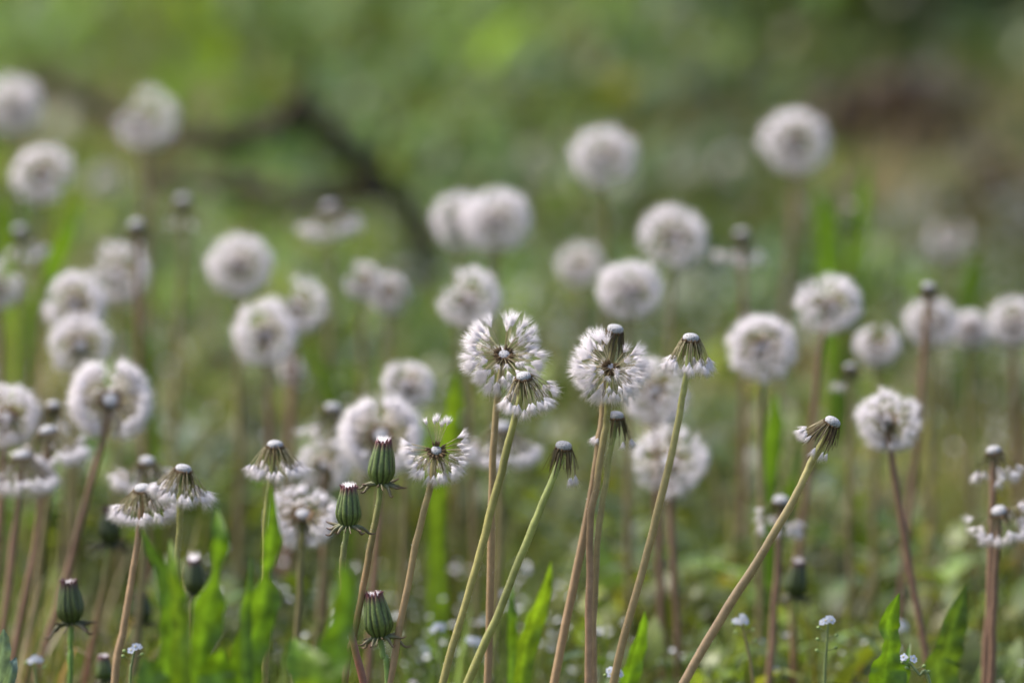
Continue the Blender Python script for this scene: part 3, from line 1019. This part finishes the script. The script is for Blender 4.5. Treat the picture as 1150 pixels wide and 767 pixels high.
# --- soft ones: (px, py, Y, radius px, kind, stem lean, colour, label)
def soft(px, py, Y, rpx, kind, lean, cols, label, axis=None, seed=0, s=None):
    r = np.random.default_rng(seed + 500)
    scale = rpx * Y / FPX / 0.0234 if s is None else s
    if kind == 'puff':
        n_, ax = 128, axis or (r.uniform(-18, 18), r.uniform(10, 65))
        g0, gw = r.uniform(0, 360), r.choice([0, 0, 22, 40, 65])
        g1 = r.uniform(0, 360)
        sd_ = puff_seeds(n_, r, (r.uniform(15, 35), 158), [(g0, g0 + gw), (g1, g1 + gw * .4)], ang=R(50), lb=.0090, L=.0122, droop=r.uniform(.05, .45))
        k1, k2, p1, p2 = r.uniform(.02, .10), r.uniform(.02, .08), r.uniform(0, 6), r.uniform(0, 6)
        sd_ = [(a, b, c, L * (.98 + k1 * math.sin(c + p1) + k2 * math.sin(2 * c + a * 2 + p2)) * r.uniform(.90, 1.06), d, e_, f_) for (a, b, c, L, d, e_, f_) in sd_ if r.random() > .06]
    elif kind == 'worn':
        ax = axis or (r.uniform(-12, 12), r.uniform(20, 50))
        g0 = r.uniform(0, 360)
        sd_ = puff_seeds(122, r, (40, 165), [(g0, g0 + r.uniform(40, 100))], ang=R(50), lb=.0088, L=.0125, droop=.35)
    elif kind == 'open':
        ax = axis or (4, 32)
        sd_ = puff_seeds(105, r, (62, 165), [(255, 285)], ang=R(50), lb=.0090, L=.0125, droop=.2) + collar_seeds(10, r)
    elif kind == 'wing':
        ax = axis or (r.uniform(-8, 8), r.uniform(48, 58))
        sd_ = puff_seeds(165, r, (58, 128), [(84, 100), (248, 292)], ang=R(48), lb=.0100, L=.0130, droop=.15) + puff_seeds(40, r, (115, 165), [], ang=R(48), lb=.009, droop=.2)
    elif kind == 'droop':
        ax = axis or (-14, 26)
        sd_ = skirt_seeds(34, r, (112, 160), ang=R(44), nofluff=0, gaps=[(95, 150)], L=.0135) + collar_seeds(12, r, .010)
    elif kind == 'skirt':
        ax = axis or (r.uniform(-8, 8), r.uniform(5, 15))
        sd_ = skirt_seeds(50, r, (128, 160), ang=R(42)) + collar_seeds(14, r)
    elif kind == 'tufts':
        ax = axis or (r.uniform(-10, 10), r.uniform(0, 15))
        sd_ = skirt_seeds(20, r, (142, 172), ang=R(46), nofluff=0, gaps=[(200, 260)], L=.0165) + collar_seeds(18, r, .010)
    else:
        ax = axis or (r.uniform(-8, 8), r.uniform(0, 12))
        sd_ = collar_seeds(20, r, .010) + skirt_seeds(4, r, (155, 170), nofluff=0)
    st = [(px + lean * 0.12, py + 45), (px + lean * 0.5, py + 150), (px + lean, py + 270)]
    if kind == 'puff' and ax[1] > 30:
        st[0] = (px + lean * 0.1, py + 40)
    dandelion((px, py), Y, ax, st, sd_, label, s=scale, cols=cols, detail=False, bracts=7, seed=seed + 900, rad=(.0033, .0026),
              bcol=(0.11, 0.10, 0.045))


RB, OB = ((0.205, 0.115, 0.078), (0.195, 0.125, 0.078)), ((0.185, 0.140, 0.070), (0.165, 0.165, 0.062))
T = [
    # left part, near
    (165, 518, 6.78, 33, 'skirt', -20, OB, "soft umbrella-shaped head directly above and behind the leftmost sharp one"),
    (124, 450, 6.83, 46, 'wing', -72, RB, "large soft worn puff with open notch at left, on a strongly slanting brown stem"),
    (8, 468, 6.85, 42, 'puff', -20, RB, "soft puff cut by the left edge, beside the cluster of bare heads"),
    (25, 512, 6.78, 38, 'skirt', -30, RB, "soft skirted head at the left edge, lowest of the cluster beside the large worn puff"),
    (54, 484, 6.80, 38, 'skirt', -42, RB, "soft skirted head between the left edge puff and the large worn puff"),
    (60, 455, 6.88, 30, 'bare', -26, OB, "soft bare knob topping the cluster left of the large worn puff"),
    (340, 578, 6.66, 42, 'open', -10, OB, "soft round puff with a pale disc facing us, behind the bud with curled bracts"),
    (365, 522, 6.95, 32, 'worn', 4, RB, "hazy worn head peeping out above the soft round puff with pale disc"),
    (374, 458, 6.95, 36, 'tufts', -18, OB, "soft bare head with a white tuft at its left, left of the wide soft puff"),
    (428, 490, 6.80, 46, 'wing', -14, RB, "wide soft puff behind the tallest bud"),
    (564, 480, 6.88, 40, 'skirt', -12, OB, "soft skirted head showing behind the stems of the largest sharp puff"),
    (458, 432, 7.02, 31, 'puff', -6, OB, "small round soft puff left of the largest sharp puff"),
    (736, 440, 6.93, 42, 'puff', 8, RB, "soft puff behind the bare head with the neat skirt"),
    (752, 518, 6.88, 46, 'worn', 10, RB, "wide ragged soft puff right of the paired stems"),
    (877, 562, 6.78, 34, 'tufts', -20, RB, "soft bare head with scattered tufts, behind the long slanting stem"),
    (997, 473, 6.74, 41, 'puff', 45, RB, "clearest round soft puff at right, on a curving brown stem"),
    (1116, 506, 6.66, 31, 'tufts', -10, RB, "dark-knobbed head with white tufts, upper of the two at the right edge"),
    (1122, 574, 6.62, 32, 'droop', -14, RB, "ragged tufted head, lower of the two at the right edge"),
    # middle distance
    (856, 391, 6.98, 43, 'puff', -2, OB, "round soft puff in the right middle, left of the twin puffs on brown stem"),
    (930, 342, 7.02, 41, 'puff', -30, RB, "round soft puff on a brown slanting stem, right of and above the round one"),
    (986, 388, 7.20, 26, 'worn', -6, OB, "small hazy worn puff to the right of the puff on the brown slanting stem"),
    (1043, 322, 7.05, 30, 'bare', -24, RB, "bare brown knob on a tall reddish stem, between hazy puffs at right"),
    (1046, 362, 7.30, 32, 'puff', 0, OB, "hazy puff half hidden behind the tall reddish stem at right"),
    (1090, 371, 7.35, 23, 'puff', 4, OB, "smallest round hazy puff in the row near the right edge"),
    (1140, 362, 7.30, 32, 'puff', 6, RB, "hazy puff cut by the right edge"),
    (955, 412, 7.05, 22, 'bare', 0, OB, "faint bare head above the tilted bare head at right"),
    (707, 325, 7.10, 39, 'puff', 0, OB, "round soft puff above the lopsided sharp puff"),
    (526, 336, 7.10, 39, 'puff', 6, OB, "round soft puff straight above the largest sharp puff"),
    (758, 267, 7.35, 41, 'puff', -8, OB, "round hazy puff up and right of the bare brown-stranded head"),
    (652, 298, 7.70, 27, 'worn', 2, OB, "faint hazy puff between the central overlapping pair and the soft round one"),
    (833, 262, 7.40, 32, 'tufts', 0, RB, "hazy bare head with tufts, right of the hazy round puff"),
    (893, 160, 7.75, 41, 'puff', -20, RB, "topmost hazy round puff at upper right"),
    (680, 175, 7.65, 40, 'puff', 4, OB, "isolated hazy round puff at the upper middle"),
    (822, 186, 9.90, 16, 'worn', 0, OB, "very faint blurred puff between the two top round puffs"),
    (1065, 268, 8.60, 21, 'worn', 0, OB, "faint ragged puff far back near the right edge"),
    (517, 247, 7.50, 37, 'puff', -4, OB, "hazy puff, left and hinder of the overlapping pair at upper centre"),
    (556, 247, 7.40, 42, 'puff', 2, OB, "hazy puff, right and nearer of the overlapping pair at upper centre"),
    (408, 316, 7.40, 22, 'worn', 0, OB, "small hazy worn puff, left of the double at left centre"),
    (436, 330, 7.45, 24, 'worn', 2, OB, "small hazy worn puff, right of the double at left centre"),
    (370, 232, 7.60, 34, 'skirt', 0, OB, "hazy bare head with a drooping skirt, beside the fallen branch"),
    (269, 298, 7.35, 41, 'puff', 0, OB, "round hazy puff at left, topmost of the group of three"),
    (333, 343, 7.30, 36, 'worn', -14, RB, "hazy worn puff with wings, right one of the group of three at left"),
    (300, 376, 7.20, 40, 'puff', 6, RB, "hazy puff, lowest of the group of three at left"),
    (325, 416, 7.40, 17, 'worn', 0, RB, "tiny hazy tuft below the group of three puffs at left"),
    (84, 342, 7.20, 40, 'puff', -10, OB, "hazy puff above another, upper of the stacked pair at left"),
    (90, 388, 7.15, 37, 'worn', -6, OB, "hazy worn puff, lower of the stacked pair at left"),
    (132, 306, 7.40, 38, 'worn', 0, OB, "hazy worn puff under the bare knob at upper left"),
    (153, 252, 7.30, 34, 'bare', 10, RB, "hazy bare knob with a small tuft above the worn puff at left"),
    (205, 224, 7.50, 34, 'bare', -10, OB, "hazy bare knob alone, below the left arm of the fallen branch"),
    (22, 258, 7.45, 32, 'tufts', 0, OB, "hazy bare head with tufts at the left edge under the round puff"),
    (48, 197, 7.55, 38, 'puff', -6, OB, "hazy round puff at upper left with a dark spot"),
    (118, 205, 9.20, 17, 'worn', 0, OB, "tiny faint puff between the upper left puffs"),
    (14, 120, 8.00, 37, 'puff', -8, OB, "topmost hazy puff cut by the left edge"),
    (162, 133, 7.95, 39, 'worn', -2, RB, "hazy ragged puff at upper left in front of the branch tip"),
    (-2, 322, 7.35, 30, 'puff', 0, OB, "hazy puff almost wholly outside the left edge"),
    (450, 300, 8.40, 14, 'bare', 0, OB, "tiny faint bare head near the foot of the fallen branch"),
]
for k, (px, py, Y, rp, kind, lean, cols, lab) in enumerate(T):
    if kind in ('puff', 'worn', 'open', 'wing'):
        soft(px, py, Y, rp, kind, lean, cols, lab, seed=k)
    else:
        soft(px, py, Y, rp, kind, lean, cols, lab, seed=k, s=max(0.75, rp / 34.0) * 1.02)


# ------------------------------------------------------------------ small blue-white flowers
def forget_me_not(top, Y, stem, nfl, npod, label, seed=0, green=(0.17, 0.21, 0.08)):
    rs = np.random.default_rng(seed + 40)
    tp = at(top[0], top[1], Y)
    path = stem_path(tp, stem, Y)
    base = path[0].copy()
    e = empty("forget_me_not", base, label, "wildflower", "tiny blue-white flower sprays")
    mb = MB()
    tube(mb, path, np.linspace(.0011, .0006, len(path)), green, 6)
    mb.build("stem", M_STEM, e, base)
    for k in range(nfl):
        a_ = 2 * math.pi * k / max(nfl, 1) + rs.uniform(0, 1)
        c = tp + np.array([math.cos(a_) * .0032, math.sin(a_) * .002, rs.uniform(-.001, .003)])
        n = nrm(np.array([math.cos(a_) * .5, -.7 + .3 * math.sin(a_), .6]))
        u, v, n = frame(n)
        mb = MB()
        for p in range(5):
            b_ = 2 * math.pi * p / 5
            d = math.cos(b_) * u + math.sin(b_) * v
            pc = c + d * .0013
            an = np.linspace(0, 2 * np.pi, 7, endpoint=False)
            w_ = -math.sin(b_) * u + math.cos(b_) * v
            ring = pc + .0011 * (np.cos(an)[:, None] * d + .9 * np.sin(an)[:, None] * w_) + n * .0003
            mb.add(np.concatenate([ring, [pc - n * .0001]]), (0.44, 0.47, 0.56), [np.stack([np.arange(7), (np.arange(7) + 1) % 7, np.full(7, 7)], -1)])
        fl = mb.build("flower", M_PETAL, e, base)
        mb = MB()
        tube(mb, np.array([c, c + n * .0004, c + n * .0007]), (.0005, .0005, .0003), (0.6, 0.5, 0.12), 6)
        mb.build("flower_eye", M_PETAL, fl, base)
    n_ = len(path)
    for k in range(npod):
        i = max(1, int(n_ * (0.93 - 0.07 * k)) - 1)
        sgn = 1 if k % 2 else -1
        p = path[i]
        q_ = p + np.array([sgn * .0042, -.0005, .0012])
        mb = MB()
        tube(mb, bezier(p, p + np.array([sgn * .002, 0, 0]), q_, 4), .00025, green, 4)
        t = np.linspace(0, 1, 6)
        tube(mb, q_ + np.outer(t, np.array([sgn * .0022, 0, .001])), .0009 * np.sin(np.pi * (t * .9 + .06)) + .0001, (0.20, 0.27, 0.09), 6)
        mb.build("seed_pod", M_BRACT, e, base)
    return e


forget_me_not((930, 699), 6.45, [(928, 730), (926, 767)], 5, 5, "upright spray of pale blue flowers with round pods, left of the waisted leaf", 1)
forget_me_not((1021, 743), 6.40, [(1032, 757), (1046, 775)], 4, 4, "slanting spray of tiny blue flowers by the waisted leaf", 2)
forget_me_not((832, 697), 6.56, [(838, 722), (846, 767)], 5, 4, "soft spray of whitish flowers right of the slanting stem's foot", 3, (0.22, 0.17, 0.08))
forget_me_not((690, 757), 6.45, [(690, 772), (690, 790)], 5, 1, "flower spray cut by the bottom edge right of the paired stems", 4)
forget_me_not((492, 706), 6.72, [(494, 730), (496, 767)], 5, 2, "blurred white flower spray left of the curved olive stem", 6)
forget_me_not((151, 730), 6.44, [(148, 745), (146, 775)], 4, 3, "thin flower spray beside the blurred bright leaves at lower left", 7)
forget_me_not((533, 722), 6.75, [(534, 745), (536, 780)], 5, 2, "blurred pale flower spray between the curved and the light green stems", 8)
forget_me_not((1010, 705), 6.85, [(1006, 735), (1004, 780)], 6, 2, "blurred flower spray behind the waisted leaf", 10)
forget_me_not((40, 742), 6.6, [(40, 760), (42, 790)], 5, 2, "soft flower spray right of the bluish corner leaf", 11)


# ------------------------------------------------------------------ fallen branch
def branch():
    Yb = 9.0

    def B(px, py, dy=0.0):
        return at(px, py, Yb + dy)
    p0 = B(492, 292)
    p0[2] = gz(p0[0], Yb) - 0.01
    e = empty("fallen_branch", p0, "dark crooked fallen branch lying in the grass behind the puffs at upper left", "branch")
    for name, pts, r0, r1 in (
            ("bough", [p0, B(470, 258), B(436, 216), B(408, 190), B(385, 160), B(352, 138), B(322, 122)], 0.0080, .0072),
            ("side_branch", [B(345, 130), B(300, 142, .05), B(240, 158, .1), B(180, 158, .15), B(110, 118, .2), B(30, 88, .25)], .0085, .0065),
            ("side_branch", [B(432, 214), B(350, 222, .02), B(270, 212, .05), B(170, 196, .1)], .0080, .0060),
            ("twig", [B(408, 190), B(425, 172, -.01), B(433, 150, -.03), B(450, 138, -.03)], .004, .0015),
            ("twig", [B(240, 158, .1), B(222, 138, .1), B(215, 112, .12)], .004, .0015),
            ("twig", [B(300, 217, .03), B(282, 235, .02), B(255, 243, .01)], .004, .0015),
            ("twig", [B(338, 128), B(346, 85, -.02), B(348, 48, -.04)], .0055, .0020)):
        mb = MB()
        path = spline(pts, 8)
        n = len(path)
        rr = np.linspace(r0 * 1.2, r1 * 1.2, n) * (1 + rng.normal(0, .08, n))
        col = jitter(np.tile(np.array([0.036, 0.028, 0.021]), (n, 1)), .15, .05)
        tube(mb, path + rng.normal(0, .0012, (n, 3)), rr, col, 10)
        mb.build(name, M_BARK, e, p0)


branch()


# ------------------------------------------------------------------ leafy plants at the back right
def shrub(px, Y, h, wd, n, label, col, ls=.05):
    x0 = (px - W_REF / 2) / FPX * Y
    b = np.array([x0, Y, gz(x0, Y)])
    e = empty("leafy_shrub", b, label, "shrub", "dark leafy plants at the back of the meadow")
    mbs, mbl = MB(), MB()
    ns = 9
    tips = []
    for k in range(ns):
        t = b + np.array([rng.normal(0, wd * .4), rng.normal(0, wd * .4), h * rng.uniform(.6, 1)])
        pts = bezier(b + np.array([rng.normal(0, .01), rng.normal(0, .01), -.01]), (b + t) / 2 + np.array([0, 0, .04]), t, 8)
        tube(mbs, pts, np.linspace(.004, .0015, 8), (0.06, 0.055, 0.03), 6)
        tips.append(pts)
    k = rng.integers(0, ns, n)
    P = np.array([tips[i][rng.integers(1, 8)] for i in k]) + rng.normal(0, wd * .16, (n, 3)) * np.array([1, 1, .6])
    P[:, 2] = np.maximum(P[:, 2], .01)
    s_ = rng.uniform(.6, 1.3, n) * ls
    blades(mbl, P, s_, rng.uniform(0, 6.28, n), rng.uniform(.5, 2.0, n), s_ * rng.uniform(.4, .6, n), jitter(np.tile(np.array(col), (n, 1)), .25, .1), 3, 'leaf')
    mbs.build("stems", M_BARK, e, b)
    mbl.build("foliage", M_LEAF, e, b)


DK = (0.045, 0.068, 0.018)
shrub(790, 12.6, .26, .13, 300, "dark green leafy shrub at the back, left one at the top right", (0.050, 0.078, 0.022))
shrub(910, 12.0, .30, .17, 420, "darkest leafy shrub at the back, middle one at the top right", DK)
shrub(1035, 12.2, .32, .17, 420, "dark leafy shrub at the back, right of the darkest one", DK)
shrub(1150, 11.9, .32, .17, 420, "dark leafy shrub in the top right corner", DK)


# heap of dead leaves
def litter(px, py, rx, n, label, col):
    Y = ground_y(py, .03)
    x0 = (px - W_REF / 2) / FPX * Y
    b = np.array([x0, Y, gz(x0, Y)])
    mb = MB()
    th = rng.uniform(0, 6.28, n)
    r = np.sqrt(rng.random(n))
    P = b + np.stack([r * np.cos(th) * rx, r * np.sin(th) * rx * 1.6, (1 - r ** 2) * .06 * rng.random(n)], 1)
    s_ = rng.uniform(.02, .05, n)
    blades(mb, P, s_, rng.uniform(0, 6.28, n), rng.uniform(1.0, 3.0, n), s_ * rng.uniform(.4, .7, n), jitter(np.tile(np.array(col), (n, 1)), .3, .1), 3, 'leaf')
    tag(mb.build("dead_leaves", M_LEAF, None, b), label, "dead leaves", kind="stuff")


litter(1000, 132, .062, 520, "reddish brown heap of dead leaves at upper right", (0.046, 0.026, 0.024))
litter(1125, 225, .055, 130, "greyish brown dead leaves by the right edge", (0.105, 0.080, 0.050))
